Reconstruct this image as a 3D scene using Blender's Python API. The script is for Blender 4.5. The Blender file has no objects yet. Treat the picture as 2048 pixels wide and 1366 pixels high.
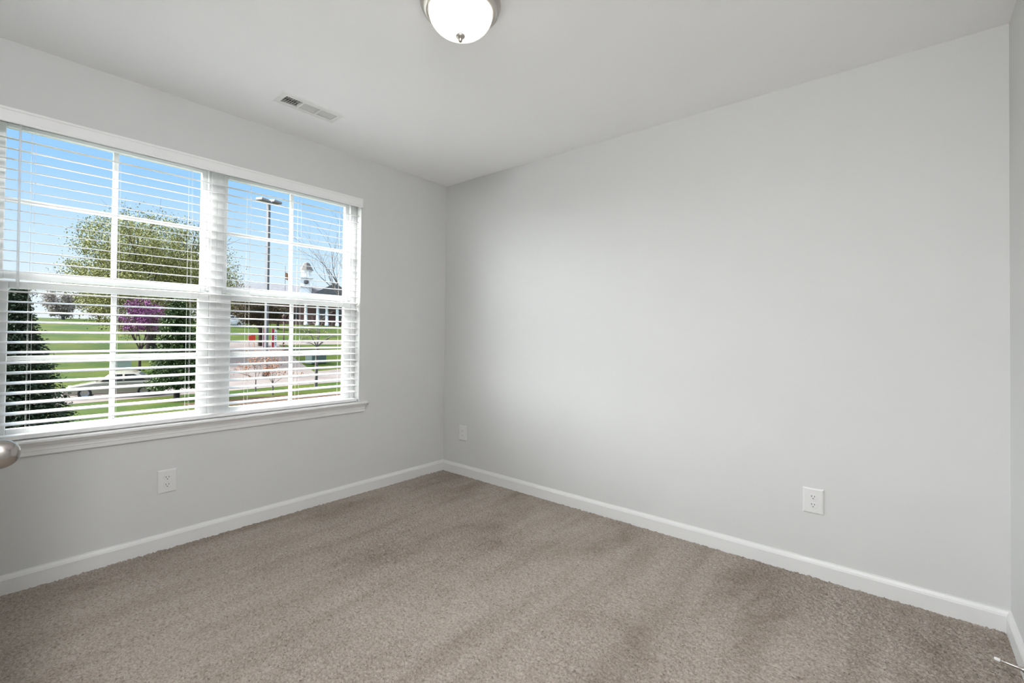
import bpy, math, random
import numpy as np
from mathutils import Vector, Matrix

SC = bpy.context.scene
COL = SC.collection
PI = math.pi

# ------------------------------------------------------------------ camera
CAM = Vector((3.0266, -2.7093, 1.1611))
YAW, PITCH, ROLL = 2.26806769, 0.0129810558, 0.0105758405
FPX = 930.69
fw = Vector((math.cos(YAW)*math.cos(PITCH), math.sin(YAW)*math.cos(PITCH), math.sin(PITCH)))
rt = fw.cross(Vector((0, 0, 1))).normalized()
up = rt.cross(fw)
r2 = rt*math.cos(ROLL) + up*math.sin(ROLL)
u2 = -rt*math.sin(ROLL) + up*math.cos(ROLL)
cd = bpy.data.cameras.new('camera')
cam = bpy.data.objects.new('camera', cd)
COL.objects.link(cam)
M3 = Matrix((r2, u2, -fw)).transposed()
cam.matrix_world = Matrix.Translation(CAM) @ M3.to_4x4()
cd.sensor_width = 36.0
cd.lens = FPX/2048*36.0
cd.shift_y = -25.56/2048
cd.clip_start = 0.02
cd.clip_end = 600
SC.camera = cam

# ------------------------------------------------------------------ view + light
SC.view_settings.view_transform = 'Standard'
SC.view_settings.look = 'None'
SC.view_settings.gamma = 1.0
SC.view_settings.exposure = 0.38
SC.view_settings.use_curve_mapping = False
SC.cycles.use_denoising = True
SC.cycles.max_bounces = 14
SC.cycles.diffuse_bounces = 10
SC.cycles.transparent_max_bounces = 24
SC.cycles.sample_clamp_indirect = 12

GLOW = 17.0       # bright hazy cloud low in the south west, round the hidden sun
ZENITH = 3.5      # bright cloud overhead
LAMP = 0.6        # frosted bowl of the ceiling light
FILL = 248.0      # fill light added unseen behind the camera, in a copied ceiling fixture
SUN = 9.0          # veiled afternoon sun, too steep to pass between the slats

world = bpy.data.worlds.new('sky')
SC.world = world
world.use_nodes = True
nt = world.node_tree
nt.nodes.clear()
def N(tree, typ, **kw):
    n = tree.nodes.new(typ)
    for k, v in kw.items():
        setattr(n, k, v)
    return n
out = N(nt, 'ShaderNodeOutputWorld')
bg = N(nt, 'ShaderNodeBackground')
tc = N(nt, 'ShaderNodeTexCoord')
sep = N(nt, 'ShaderNodeSeparateXYZ')
nt.links.new(tc.outputs['Generated'], sep.inputs[0])
ramp = N(nt, 'ShaderNodeValToRGB')
els = ramp.color_ramp.elements
stops = [(0.0, (0.86, 0.91, 0.95)), (0.05, (0.80, 0.895, 0.97)), (0.14, (0.62, 0.81, 0.98)), (0.26, (0.345, 0.62, 1.0)), (0.5, (0.30, 0.56, 0.95))]
els[0].position = 0.0; els[0].color = stops[0][1] + (1,)
els[1].position = 0.5; els[1].color = stops[-1][1] + (1,)
for p, c in stops[1:-1]:
    e = els.new(p); e.color = c + (1,)
nt.links.new(sep.outputs['Z'], ramp.inputs[0])
dot = N(nt, 'ShaderNodeVectorMath', operation='DOT_PRODUCT')
gl = Vector((-0.62, -0.68, 0.40)).normalized()
dot.inputs[1].default_value = gl
nt.links.new(tc.outputs['Generated'], dot.inputs[0])
def smooth(src, a, b, s):
    m = N(nt, 'ShaderNodeMapRange', interpolation_type='SMOOTHSTEP')
    m.inputs['From Min'].default_value = a; m.inputs['From Max'].default_value = b
    m.inputs['To Min'].default_value = 0; m.inputs['To Max'].default_value = s
    nt.links.new(src, m.inputs['Value'])
    return m.outputs[0]
g1 = smooth(dot.outputs['Value'], math.cos(math.radians(44)), math.cos(math.radians(14)), GLOW)
g2 = smooth(sep.outputs['Z'], 0.45, 0.9, ZENITH)
ad = N(nt, 'ShaderNodeMath', operation='ADD')
nt.links.new(g1, ad.inputs[0]); nt.links.new(g2, ad.inputs[1])
vm = N(nt, 'ShaderNodeVectorMath', operation='SCALE')
vm.inputs[0].default_value = (0.97, 0.985, 1.0)
nt.links.new(ad.outputs[0], vm.inputs['Scale'])
va = N(nt, 'ShaderNodeVectorMath', operation='ADD')
nt.links.new(ramp.outputs[0], va.inputs[0]); nt.links.new(vm.outputs[0], va.inputs[1])
nt.links.new(va.outputs[0], bg.inputs['Color'])
bg.inputs['Strength'].default_value = 0.84
nt.links.new(bg.outputs[0], out.inputs[0])

sd = bpy.data.lights.new('sun', 'SUN')
sd.energy = SUN; sd.angle = math.radians(3.0); sd.color = (1.0, 0.96, 0.90)
so = bpy.data.objects.new('sun', sd); COL.objects.link(so)
so.rotation_euler = Vector((-0.62, -0.68, 0.95)).to_track_quat('Z', 'Y').to_euler()

# sampling portal at the window opening (guides the sky light, gives off none itself)
pd = bpy.data.lights.new('sky_portal', 'AREA')
pd.shape = 'RECTANGLE'; pd.size = 1.84; pd.size_y = 1.5
pd.cycles.is_portal = True
po = bpy.data.objects.new('sky_portal', pd)
COL.objects.link(po)
po.matrix_world = Matrix.Translation((-0.17, -1.735, 1.39)) @ Matrix(((0, 0, -1), (-1, 0, 0), (0, 1, 0))).to_4x4()

# ------------------------------------------------------------------ materials
def rgb(r, g, b):
    f = lambda c: (c/255/12.92) if c/255 <= 0.04045 else ((c/255+0.055)/1.055)**2.4
    return (f(r), f(g), f(b))
def mat(name, col, rough=0.6, metal=0.0, col2=None, scale=8.0, detail=4.0, bump=0.0, bscale=None, bdist=0.002, stretch=None, emit=0, ecol=(0.985, 0.99, 1.0), spec=0.5, lo=0.35, hi=0.65):
    m = bpy.data.materials.new(name)
    m.use_nodes = True
    t = m.node_tree
    b = t.nodes['Principled BSDF']
    b.inputs['Roughness'].default_value = rough
    b.inputs['Metallic'].default_value = metal
    b.inputs['Specular IOR Level'].default_value = spec
    b.inputs['Base Color'].default_value = tuple(col) + (1,)
    c = N(t, 'ShaderNodeTexCoord')
    src = c.outputs['Object']
    if stretch:
        mp = N(t, 'ShaderNodeMapping'); mp.inputs['Scale'].default_value = stretch
        t.links.new(src, mp.inputs[0]); src = mp.outputs[0]
    if col2 is not None:
        n = N(t, 'ShaderNodeTexNoise'); n.inputs['Scale'].default_value = scale; n.inputs['Detail'].default_value = detail
        t.links.new(src, n.inputs['Vector'])
        r = N(t, 'ShaderNodeValToRGB')
        r.color_ramp.elements[0].position = lo; r.color_ramp.elements[0].color = tuple(col) + (1,)
        r.color_ramp.elements[1].position = hi; r.color_ramp.elements[1].color = tuple(col2) + (1,)
        t.links.new(n.outputs[0], r.inputs[0]); t.links.new(r.outputs[0], b.inputs['Base Color'])
    if bump:
        n2 = N(t, 'ShaderNodeTexNoise'); n2.inputs['Scale'].default_value = bscale or scale; n2.inputs['Detail'].default_value = 3
        t.links.new(src, n2.inputs['Vector'])
        bp = N(t, 'ShaderNodeBump'); bp.inputs['Strength'].default_value = bump; bp.inputs['Distance'].default_value = bdist
        t.links.new(n2.outputs[0], bp.inputs['Height']); t.links.new(bp.outputs[0], b.inputs['Normal'])
    if emit:
        b.inputs['Emission Color'].default_value = tuple(ecol) + (1,)
        b.inputs['Emission Strength'].default_value = emit
    return m

M = {}
M['wall'] = mat('wall_paint', (0.605, 0.607, 0.600), 0.75, bump=0.06, bscale=260, bdist=0.001, col2=(0.612, 0.614, 0.607), scale=3)
M['ceiling'] = mat('ceiling_paint', (0.93, 0.93, 0.935), 0.85, bump=0.08, bscale=200, bdist=0.001, col2=(0.935, 0.935, 0.94), scale=4)
M['trim'] = mat('trim_paint', (0.70, 0.70, 0.695), 0.42, col2=(0.715, 0.715, 0.71), scale=5)
M['vinyl'] = mat('window_vinyl', (0.72, 0.73, 0.735), 0.4, col2=(0.73, 0.74, 0.745), scale=6)
M['blind'] = mat('blind_white', (0.80, 0.80, 0.80), 0.42, col2=(0.81, 0.81, 0.81), scale=4)
M['cord'] = mat('cord_white', (0.80, 0.80, 0.78), 0.8)
M['wand'] = mat('wand_plastic', (0.88, 0.89, 0.90), 0.25)
_t = M['wand'].node_tree; _o = _t.nodes['Material Output']; _mx = N(_t, 'ShaderNodeMixShader'); _mx.inputs[0].default_value = 0.55
_tr = N(_t, 'ShaderNodeBsdfTransparent'); _tr.inputs[0].default_value = (0.93, 0.94, 0.95, 1)
_t.links.new(_t.nodes['Principled BSDF'].outputs[0], _mx.inputs[1]); _t.links.new(_tr.outputs[0], _mx.inputs[2]); _t.links.new(_mx.outputs[0], _o.inputs[0])
M['plate'] = mat('outlet_plastic', (0.68, 0.68, 0.675), 0.35, col2=(0.69, 0.69, 0.685), scale=20)
M['slot'] = mat('slot_dark', (0.015, 0.015, 0.015), 0.6)
M['vent'] = mat('vent_enamel', (0.80, 0.80, 0.79), 0.45)
M['duct'] = mat('duct_sheet', (0.12, 0.12, 0.12), 0.6)
M['nickel'] = mat('brushed_nickel', (0.52, 0.49, 0.455), 0.30, 1.0, bump=0.05, bscale=60, bdist=0.0005, stretch=(1, 1, 14))
M['knobm'] = mat('satin_nickel', (0.40, 0.375, 0.35), 0.22, 1.0, bump=0.03, bscale=90, bdist=0.0003, stretch=(1, 1, 12))
M['bowl'] = mat('frosted_bowl', (0.9, 0.88, 0.83), 0.35, emit=LAMP, ecol=(1.0, 0.96, 0.86))
M['bowl_fill'] = mat('added_fill_bowl', (0.9, 0.88, 0.83), 0.35, emit=FILL)  # glow of the added fill light, far stronger than the ceiling light
M['rubber'] = mat('white_rubber', (0.74, 0.74, 0.72), 0.6)
M['door'] = mat('door_paint', (0.77, 0.77, 0.76), 0.4, bump=0.04, bscale=80, stretch=(1, 1, 0.1))

def glass_mat():
    m = bpy.data.materials.new('window_glass'); m.use_nodes = True
    t = m.node_tree; t.nodes.clear()
    o = N(t, 'ShaderNodeOutputMaterial'); mx = N(t, 'ShaderNodeMixShader')
    tr = N(t, 'ShaderNodeBsdfTransparent'); tr.inputs[0].default_value = (0.97, 0.985, 0.98, 1)
    gs = N(t, 'ShaderNodeBsdfGlossy'); gs.inputs['Roughness'].default_value = 0.02
    fr = N(t, 'ShaderNodeFresnel'); fr.inputs[0].default_value = 1.025
    t.links.new(fr.outputs[0], mx.inputs[0]); t.links.new(tr.outputs[0], mx.inputs[1]); t.links.new(gs.outputs[0], mx.inputs[2])
    t.links.new(mx.outputs[0], o.inputs[0])
    return m
M['glass'] = glass_mat()

def carpet_mat():
    m = bpy.data.materials.new('carpet'); m.use_nodes = True
    t = m.node_tree; b = t.nodes['Principled BSDF']
    b.inputs['Roughness'].default_value = 0.95; b.inputs['Specular IOR Level'].default_value = 0.1
    c = N(t, 'ShaderNodeTexCoord')
    def noise(scale, detail, rough=0.5, dist=0.0, st=None):
        src = c.outputs['Object']
        if st:
            mp = N(t, 'ShaderNodeMapping'); mp.inputs['Scale'].default_value = st[0]; mp.inputs['Rotation'].default_value = (0, 0, st[1])
            t.links.new(src, mp.inputs[0]); src = mp.outputs[0]
        n = N(t, 'ShaderNodeTexNoise'); n.inputs['Scale'].default_value = scale; n.inputs['Detail'].default_value = detail
        n.inputs['Roughness'].default_value = rough; n.inputs['Distortion'].default_value = dist
        t.links.new(src, n.inputs['Vector']); return n.outputs[0]
    def rmp(src, stops):
        r = N(t, 'ShaderNodeValToRGB'); e = r.color_ramp.elements
        e[0].position, e[0].color = stops[0][0], stops[0][1] + (1,)
        e[1].position, e[1].color = stops[-1][0], stops[-1][1] + (1,)
        for p, cc in stops[1:-1]:
            q = e.new(p); q.color = cc + (1,)
        t.links.new(src, r.inputs[0]); return r.outputs[0]
    def mul(a, bb, fac=1.0):
        x = N(t, 'ShaderNodeMix', data_type='RGBA', blend_type='MULTIPLY'); x.inputs['Factor'].default_value = fac
        t.links.new(a, x.inputs['A']); t.links.new(bb, x.inputs['B']); return x.outputs['Result']
    tuft = noise(125, 4, 0.6, 0.4)
    fine = noise(420, 3, 0.6)
    base = rmp(tuft, [(0.26, (0.120, 0.096, 0.077)), (0.38, (0.275, 0.237, 0.203)), (0.52, (0.360, 0.316, 0.278)), (0.72, (0.455, 0.408, 0.367))])
    grain = rmp(fine, [(0.28, (0.74, 0.73, 0.72)), (0.5, (1, 1, 1)), (0.72, (1.16, 1.16, 1.16))])
    speck = rmp(noise(30, 8, 0.78), [(0.27, (0.40, 0.36, 0.33)), (0.37, (1, 1, 1)), (0.64, (1, 1, 1)), (0.72, (1.1, 1.1, 1.1))])
    pile = rmp(noise(1.9, 5, 0.62, 0.5, ((1.0, 0.6, 1), 0.6)), [(0.33, (0.74, 0.71, 0.68)), (0.43, (0.94, 0.93, 0.92)), (0.52, (1.03, 1.03, 1.03))])
    lay = rmp(noise(3.0, 2, 0.5, 0.3, ((3.2, 0.35, 1), -0.5)), [(0.36, (0.91, 0.90, 0.885)), (0.56, (1.02, 1.02, 1.02))])
    t.links.new(mul(mul(mul(mul(base, grain), speck), pile), lay), b.inputs['Base Color'])
    hs = N(t, 'ShaderNodeMath', operation='MULTIPLY_ADD'); hs.inputs[1].default_value = 0.35
    t.links.new(fine, hs.inputs[0]); t.links.new(tuft, hs.inputs[2])
    bp = N(t, 'ShaderNodeBump'); bp.inputs['Strength'].default_value = 1.0; bp.inputs['Distance'].default_value = 0.003
    t.links.new(hs.outputs[0], bp.inputs['Height']); t.links.new(bp.outputs[0], b.inputs['Normal'])
    return m
M['carpet'] = carpet_mat()

# outdoors
M['grass'] = mat('lawn_grass', (0.0160, 0.0350, 0.0012), 0.9, col2=(0.0390, 0.0500, 0.0040), scale=0.35, detail=9, bump=0.5, bscale=6, bdist=0.05, spec=0.1, lo=0.38, hi=0.62)
M['concrete'] = mat('pale_concrete', (0.1080, 0.0882, 0.0810), 0.9, col2=(0.1296, 0.1080, 0.0990), scale=0.6, detail=6, spec=0.2)
M['mulch'] = mat('bark_mulch', (0.0432, 0.0234, 0.0144), 0.95, col2=(0.0792, 0.0468, 0.0306), scale=5, detail=6, spec=0.1)
M['spruce'] = mat('spruce_needles', (0.016, 0.028, 0.014), 0.8, col2=(0.055, 0.07, 0.04), scale=2.2, spec=0.2)
M['holly'] = mat('holly_leaves', (0.016, 0.036, 0.01), 0.7, col2=(0.075, 0.115, 0.03), scale=1.8, spec=0.3)
M['springleaf'] = mat('spring_leaves', (0.145, 0.148, 0.04), 0.8, col2=(0.27, 0.265, 0.105), scale=0.8, spec=0.2)
M['redbud'] = mat('redbud_blossom', (0.125, 0.030, 0.105), 0.8, col2=(0.22, 0.075, 0.19), scale=1.5, spec=0.2)
M['bark'] = mat('dark_bark', (0.0405, 0.0315, 0.0270), 0.95, col2=(0.0765, 0.0630, 0.0540), scale=6, spec=0.1)
M['greybark'] = mat('grey_bark', (0.0936, 0.0824, 0.0767), 0.95, col2=(0.1498, 0.1357, 0.1264), scale=6, spec=0.1)
M['budleaf'] = mat('orange_buds', (0.3240, 0.1296, 0.0648), 0.8, col2=(0.4320, 0.2160, 0.1188), scale=3, spec=0.2)
M['brownleaf'] = mat('brown_foliage', (0.0540, 0.0486, 0.0270), 0.85, col2=(0.1188, 0.0918, 0.0594), scale=1.2, spec=0.1)
M['russet'] = mat('russet_foliage', (0.0810, 0.0303, 0.0258), 0.85, col2=(0.1512, 0.0702, 0.0540), scale=1.2, spec=0.1)
M['haze'] = mat('pale_twigs', (0.2376, 0.2052, 0.1836), 0.9, col2=(0.3240, 0.2916, 0.2592), scale=0.8, spec=0.1)
M['polegrey'] = mat('pole_grey', (0.1080, 0.1080, 0.1166), 0.6, col2=(0.1210, 0.1210, 0.1296), scale=2)
M['lampmetal'] = mat('lamp_head_grey', (0.2246, 0.2246, 0.2434), 0.5)
M['carbeige'] = mat('car_beige', (0.27, 0.245, 0.20), 0.14, 0.25, spec=0.6)
M['carwhite'] = mat('car_white', (0.5940, 0.5940, 0.5940), 0.2)
M['carglass'] = mat('car_glass', (0.0324, 0.0360, 0.0396), 0.08, spec=0.7)
M['tyre'] = mat('tyre', (0.0086, 0.0086, 0.0086), 0.8)
M['hub'] = mat('wheel_rim', (0.3024, 0.3024, 0.3132), 0.3, 0.7)
M['utility'] = mat('utility_green', (0.0648, 0.0994, 0.0821), 0.6)
M['palebox'] = mat('utility_pale', (0.36, 0.41, 0.34), 0.6)
M['redcloth'] = mat('banner_red', (0.4147, 0.0288, 0.0403), 0.7)
M['whitecloth'] = mat('banner_white', (0.7200, 0.7200, 0.7200), 0.7)
M['navy'] = mat('banner_mark', (0.0346, 0.0259, 0.0778), 0.7)
M['redsign'] = mat('sign_red', (0.5940, 0.0378, 0.0162), 0.6)
M['rustpost'] = mat('post_maroon', (0.0518, 0.0190, 0.0156), 0.6)
M['roof'] = mat('roof_shingle', (0.080, 0.080, 0.090), 0.9, col2=(0.105, 0.105, 0.115), scale=1.5)
M['cuproof'] = mat('cupola_shingle', (0.0936, 0.0861, 0.0796), 0.9, col2=(0.1217, 0.1123, 0.1030), scale=2)
M['whitewood'] = mat('white_woodwork', (0.6955, 0.7121, 0.7286), 0.6)
M['louvre'] = mat('dark_louvre', (0.0749, 0.0749, 0.0796), 0.7)
def brick_mat():
    m = mat('red_brick', (0.0432, 0.0180, 0.0144), 0.9)
    t = m.node_tree; b = t.nodes['Principled BSDF']
    k = N(t, 'ShaderNodeTexBrick'); k.inputs['Scale'].default_value = 2.0
    k.inputs['Color1'].default_value = (0.105, 0.043, 0.034, 1); k.inputs['Color2'].default_value = (0.135, 0.060, 0.047, 1); k.inputs['Mortar'].default_value = (0.17, 0.145, 0.13, 1)
    c = N(t, 'ShaderNodeTexCoord'); mp = N(t, 'ShaderNodeMapping'); mp.inputs['Rotation'].default_value = (PI/2, 0, 0)
    t.links.new(c.outputs['Object'], mp.inputs[0]); t.links.new(mp.outputs[0], k.inputs['Vector']); t.links.new(k.outputs[0], b.inputs['Base Color'])
    return m
M['brick'] = brick_mat()

# ------------------------------------------------------------------ mesh builder
class MB:
    def __init__(s): s.v, s.f, s.sm = [], [], []
    def add(s, vs, fs, smooth=False):
        o = len(s.v); s.v += [tuple(p) for p in vs]
        s.f += [tuple(i+o for i in f) for f in fs]; s.sm += [smooth]*len(fs)
        return s
    def box(s, a, b, mtx=None):
        x0, y0, z0 = a; x1, y1, z1 = b
        vs = [Vector(p) for p in ((x0,y0,z0),(x1,y0,z0),(x1,y1,z0),(x0,y1,z0),(x0,y0,z1),(x1,y0,z1),(x1,y1,z1),(x0,y1,z1))]
        if mtx: vs = [mtx @ p for p in vs]
        return s.add(vs, [(0,3,2,1),(4,5,6,7),(0,1,5,4),(1,2,6,5),(2,3,7,6),(3,0,4,7)])
    def bbox(s, a, b, r, mtx=None):
        # box with chamfered edges (all 12)
        x0, y0, z0 = a; x1, y1, z1 = b
        vs = []; idx = {}
        for i in (0, 1):
            for j in (0, 1):
                for k in (0, 1):
                    P = (x1 if i else x0, y1 if j else y0, z1 if k else z0); S = (1 if i else -1, 1 if j else -1, 1 if k else -1)
                    for ax in range(3):
                        q = [P[t] - S[t]*r if t != ax else P[t] for t in range(3)]
                        idx[(i, j, k, ax)] = len(vs); vs.append(Vector(q))
        fs = []
        for ax in range(3):
            o1, o2 = [t for t in range(3) if t != ax]
            for sgn in (0, 1):
                ring = []
                for (p, q) in ((0,0),(1,0),(1,1),(0,1)):
                    c = [0,0,0]; c[ax] = sgn; c[o1] = p; c[o2] = q
                    ring.append(idx[tuple(c) + (ax,)])
                fs.append(tuple(ring))
            for (p, q) in ((0,0),(1,0),(1,1),(0,1)):   # edges along ax
                c0 = [0,0,0]; c0[o1] = p; c0[o2] = q; c1 = list(c0); c1[ax] = 1
                fs.append((idx[tuple(c0)+(o1,)], idx[tuple(c1)+(o1,)], idx[tuple(c1)+(o2,)], idx[tuple(c0)+(o2,)]))
        for i in (0,1):
            for j in (0,1):
                for k in (0,1):
                    fs.append(tuple(idx[(i,j,k,a)] for a in range(3)))
        if mtx: vs = [mtx @ p for p in vs]
        return s.add(vs, fs)
    def extrude(s, prof, A, B, ux, uy, skewA=None, skewB=None, smooth=False):
        # prof: closed (p,q) list; placed at A and B with axes ux, uy ; skew moves each end along the run by k*p (mitre)
        A, B, ux, uy = map(Vector, (A, B, ux, uy)); d = (B-A).normalized(); n = len(prof)
        va = [A + ux*p + uy*q + d*((skewA or 0)*p) for p, q in prof]
        vb = [B + ux*p + uy*q - d*((skewB or 0)*p) for p, q in prof]
        s.add(va+vb, [(i, (i+1) % n, n+(i+1) % n, n+i) for i in range(n)], smooth)
        s.add(va, [tuple(range(n))]); s.add(vb, [tuple(reversed(range(n)))])
        return s
    def lathe(s, prof, seg=48, mtx=None, smooth=True, closed=False):
        vs, fs = [], []
        n = len(prof)
        for k in range(seg):
            a = 2*PI*k/seg
            for r, z in prof:
                vs.append(Vector((r*math.cos(a), r*math.sin(a), z)))
        for k in range(seg):
            k2 = (k+1) % seg
            for i in range(n-1 if not closed else n):
                j = (i+1) % n
                fs.append((k*n+i, k2*n+i, k2*n+j, k*n+j))
        if mtx: vs = [mtx @ p for p in vs]
        return s.add(vs, fs, smooth)
    def tube(s, pts, rad, seg=8, smooth=True, cap=True):
        pts = [Vector(p) for p in pts]
        if not hasattr(rad, '__len__'): rad = [rad]*len(pts)
        vs = []; n = len(pts)
        for i, p in enumerate(pts):
            d = (pts[min(i+1, n-1)] - pts[max(i-1, 0)]).normalized()
            a = d.cross(Vector((0.31, 0.12, 0.94)))
            if a.length < 0.05: a = d.cross(Vector((1, 0, 0)))
            a.normalize(); b = d.cross(a)
            for k in range(seg):
                t = 2*PI*k/seg
                vs.append(p + (a*math.cos(t) + b*math.sin(t))*rad[i])
        fs = [(i*seg+k, i*seg+(k+1) % seg, (i+1)*seg+(k+1) % seg, (i+1)*seg+k) for i in range(n-1) for k in range(seg)]
        s.add(vs, fs, smooth)
        if cap:
            s.add(vs[:seg], [tuple(reversed(range(seg)))]); s.add(vs[-seg:], [tuple(range(seg))])
        return s
    def quads(s, C, U, V):
        # numpy arrays (n,3): leaf cards centred at C
        P = np.stack([C-U-V, C+U-V, C+U+V, C-U+V], 1).reshape(-1, 3)
        o = len(s.v); n = len(C)
        s.v += [tuple(p) for p in P.tolist()]
        s.f += [(o+4*i, o+4*i+1, o+4*i+2, o+4*i+3) for i in range(n)]; s.sm += [False]*n
        return s
    def build(s, name, m, parent=None, loc=None, rotz=None, bevel=0):
        me = bpy.data.meshes.new(name)
        me.from_pydata(s.v, [], s.f)
        me.polygons.foreach_set('use_smooth', s.sm)
        for q in (m if isinstance(m, (list, tuple)) else [m]): me.materials.append(q)
        me.validate(); me.update()
        o = bpy.data.objects.new(name, me); COL.objects.link(o)
        if parent: o.parent = parent
        if loc: o.location = loc
        if rotz: o.rotation_euler.z = rotz
        if bevel:
            b = o.modifiers.new('bevel', 'BEVEL'); b.width = bevel; b.segments = 2; b.limit_method = 'ANGLE'; b.angle_limit = math.radians(40)
        return o
def tag(o, label, cat, group=None, kind=None):
    o['label'] = label; o['category'] = cat
    if group: o['group'] = group
    if kind: o['kind'] = kind
    return o
def struct(o):
    o['kind'] = 'structure'; return o
def thing(name, label, cat, loc=(0, 0, 0), rotz=0, group=None):
    o = bpy.data.objects.new(name, None); COL.objects.link(o)
    o.empty_display_size = 0.1
    o.location = loc; o.rotation_euler = (0, 0, rotz)
    return tag(o, label, cat, group)
def copy_tree(o, parent=None):
    c = o.copy(); COL.objects.link(c)
    if parent: c.parent = parent
    for ch in list(o.children): copy_tree(ch, c)
    return c

# ------------------------------------------------------------------ room shell
H, LX, LY = 2.44, 3.359, -3.04
WY0, WY1, WZ0, WZ1 = -2.646, -0.8232, 0.645, 2.135      # window opening
TW = 0.16
EX0, EY = 2.475, -4.40                                  # unseen recess added behind the camera along with the fill light
def carpet_floor():
    # cut pile carpet: a fine grid whose tufts really stand up and lean
    r = np.random.default_rng(5)
    st = 0.0040
    nx, ny = int(LX/st)+1, int(-LY/st)+1
    X, Y = np.meshgrid(np.linspace(0, LX, nx), np.linspace(LY, 0, ny), indexing='ij')
    def blur(a, k):
        for _ in range(k):
            p = np.pad(a, 1, mode='edge')
            a = (p[:-2, 1:-1]+p[2:, 1:-1]+p[1:-1, :-2]+p[1:-1, 2:]+2*p[1:-1, 1:-1])/6
        return a/a.std()
    w1 = r.normal(size=(nx, ny)); w2 = blur(r.normal(size=(nx, ny)), 2); w3 = blur(r.normal(size=(nx, ny)), 14)
    small = r.normal(size=(nx//60+3, ny//60+3))
    small = blur(small, 1)
    gx = np.linspace(0, small.shape[0]-2.001, nx); gy = np.linspace(0, small.shape[1]-2.001, ny)
    ix, iy = gx.astype(int), gy.astype(int); fx_ = (gx-ix)[:, None]; fy_ = (gy-iy)[None, :]
    fx_ = fx_*fx_*(3-2*fx_); fy_ = fy_*fy_*(3-2*fy_)
    big = (small[ix][:, iy]*(1-fx_)+small[ix+1][:, iy]*fx_)*(1-fy_) + (small[ix][:, iy+1]*(1-fx_)+small[ix+1][:, iy+1]*fx_)*fy_
    rough = np.clip(0.85+0.45*big, 0.35, 1.8)
    Z = -0.0028 + rough*(0.0014*w1 + 0.0016*w2) + 0.0006*w3
    Z = np.minimum(Z, 0.003)
    edge = np.minimum(np.minimum(X, LX-X), np.minimum(-Y, Y-LY))
    jit = np.where(edge > 0.004, 1.0, 0.0)
    X2 = X + jit*r.uniform(-0.35, 0.35, (nx, ny))*st; Y2 = Y + jit*r.uniform(-0.35, 0.35, (nx, ny))*st
    co = np.stack([X2, Y2, Z], -1).reshape(-1, 3)
    i = np.arange(nx*ny).reshape(nx, ny)
    q = np.stack([i[:-1, :-1], i[1:, :-1], i[1:, 1:], i[:-1, 1:]], -1).reshape(-1, 4)
    # slab below and the added recess
    base_ = MB().box((0, LY, -0.15), (LX, 0, -0.012)).box((EX0, EY, -0.15), (LX, LY, -0.001))
    nb = len(co); nq = len(q)
    verts = np.concatenate([co, np.array(base_.v)])
    loops = np.concatenate([q.reshape(-1), np.array(base_.f).reshape(-1)+nb]).astype(np.int32)
    nf = nq + len(base_.f)
    me = bpy.data.meshes.new('floor')
    me.vertices.add(len(verts)); me.vertices.foreach_set('co', verts.reshape(-1))
    me.loops.add(len(loops)); me.loops.foreach_set('vertex_index', loops)
    me.polygons.add(nf); me.polygons.foreach_set('loop_start', np.arange(0, nf*4, 4, dtype=np.int32))
    me.polygons.foreach_set('use_smooth', np.concatenate([np.ones(nq, bool), np.zeros(len(base_.f), bool)]))
    me.materials.append(M['carpet'])
    me.update(calc_edges=True)
    o = bpy.data.objects.new('floor', me); COL.objects.link(o)
    return o
struct(carpet_floor())
w = MB()
w.box((-TW, LY-0.2, -0.15), (0, WY0, H+0.1)).box((-TW, WY1, -0.15), (0, 0.15, H+0.1))
w.box((-TW, WY0, -0.15), (0, WY1, WZ0)).box((-TW, WY0, WZ1), (0, WY1, H+0.1))
struct(w.build('wall_west', M['wall']))
struct(MB().box((0, 0, -0.15), (LX, 0.15, H+0.1)).build('wall_north', M['wall']))
struct(MB().box((LX, EY-0.12, -0.15), (LX+0.15, 0.15, H+0.1)).build('wall_east', M['wall']))
DX0, DX1 = 1.60, 2.42                                   # closet doorway in the near wall
w = MB().box((0, LY-0.12, -0.15), (DX0, LY, H+0.1)).box((DX1, LY-0.12, -0.15), (EX0, LY, H+0.1)).box((DX1, EY, -0.15), (EX0, LY-0.12, H+0.1)).box((DX1, EY-0.12, -0.15), (LX, EY, H+0.1)).box((DX0, LY-0.12, 2.05), (DX1, LY, H+0.1))
struct(w.build('wall_south', M['wall']))
w = MB().box((DX0-0.45, LY-0.8, -0.15), (DX1, LY-0.75, H+0.1)).box((DX0-0.45, LY-0.75, -0.15), (DX0-0.4, LY-0.12, H+0.1))
w.box((DX0-0.4, LY-0.75, 2.40), (DX1, LY-0.12, 2.54)).box((DX0-0.4, LY-0.75, -0.15), (DX1, LY-0.12, -0.001))
struct(w.build('wall_closet', M['wall']))
VX0, VX1, VY0, VY1 = 0.395, 0.490, -1.600, -1.280       # duct hole above the register
c = MB().box((0, LY, H), (VX0, 0, H+0.1)).box((VX1, LY, H), (LX, 0, H+0.1)).box((VX0, LY, H), (VX1, VY0, H+0.1)).box((VX0, VY1, H), (VX1, 0, H+0.1)).box((EX0, EY, H), (LX, LY, H+0.1))
struct(c.build('ceiling', M['ceiling']))

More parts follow.
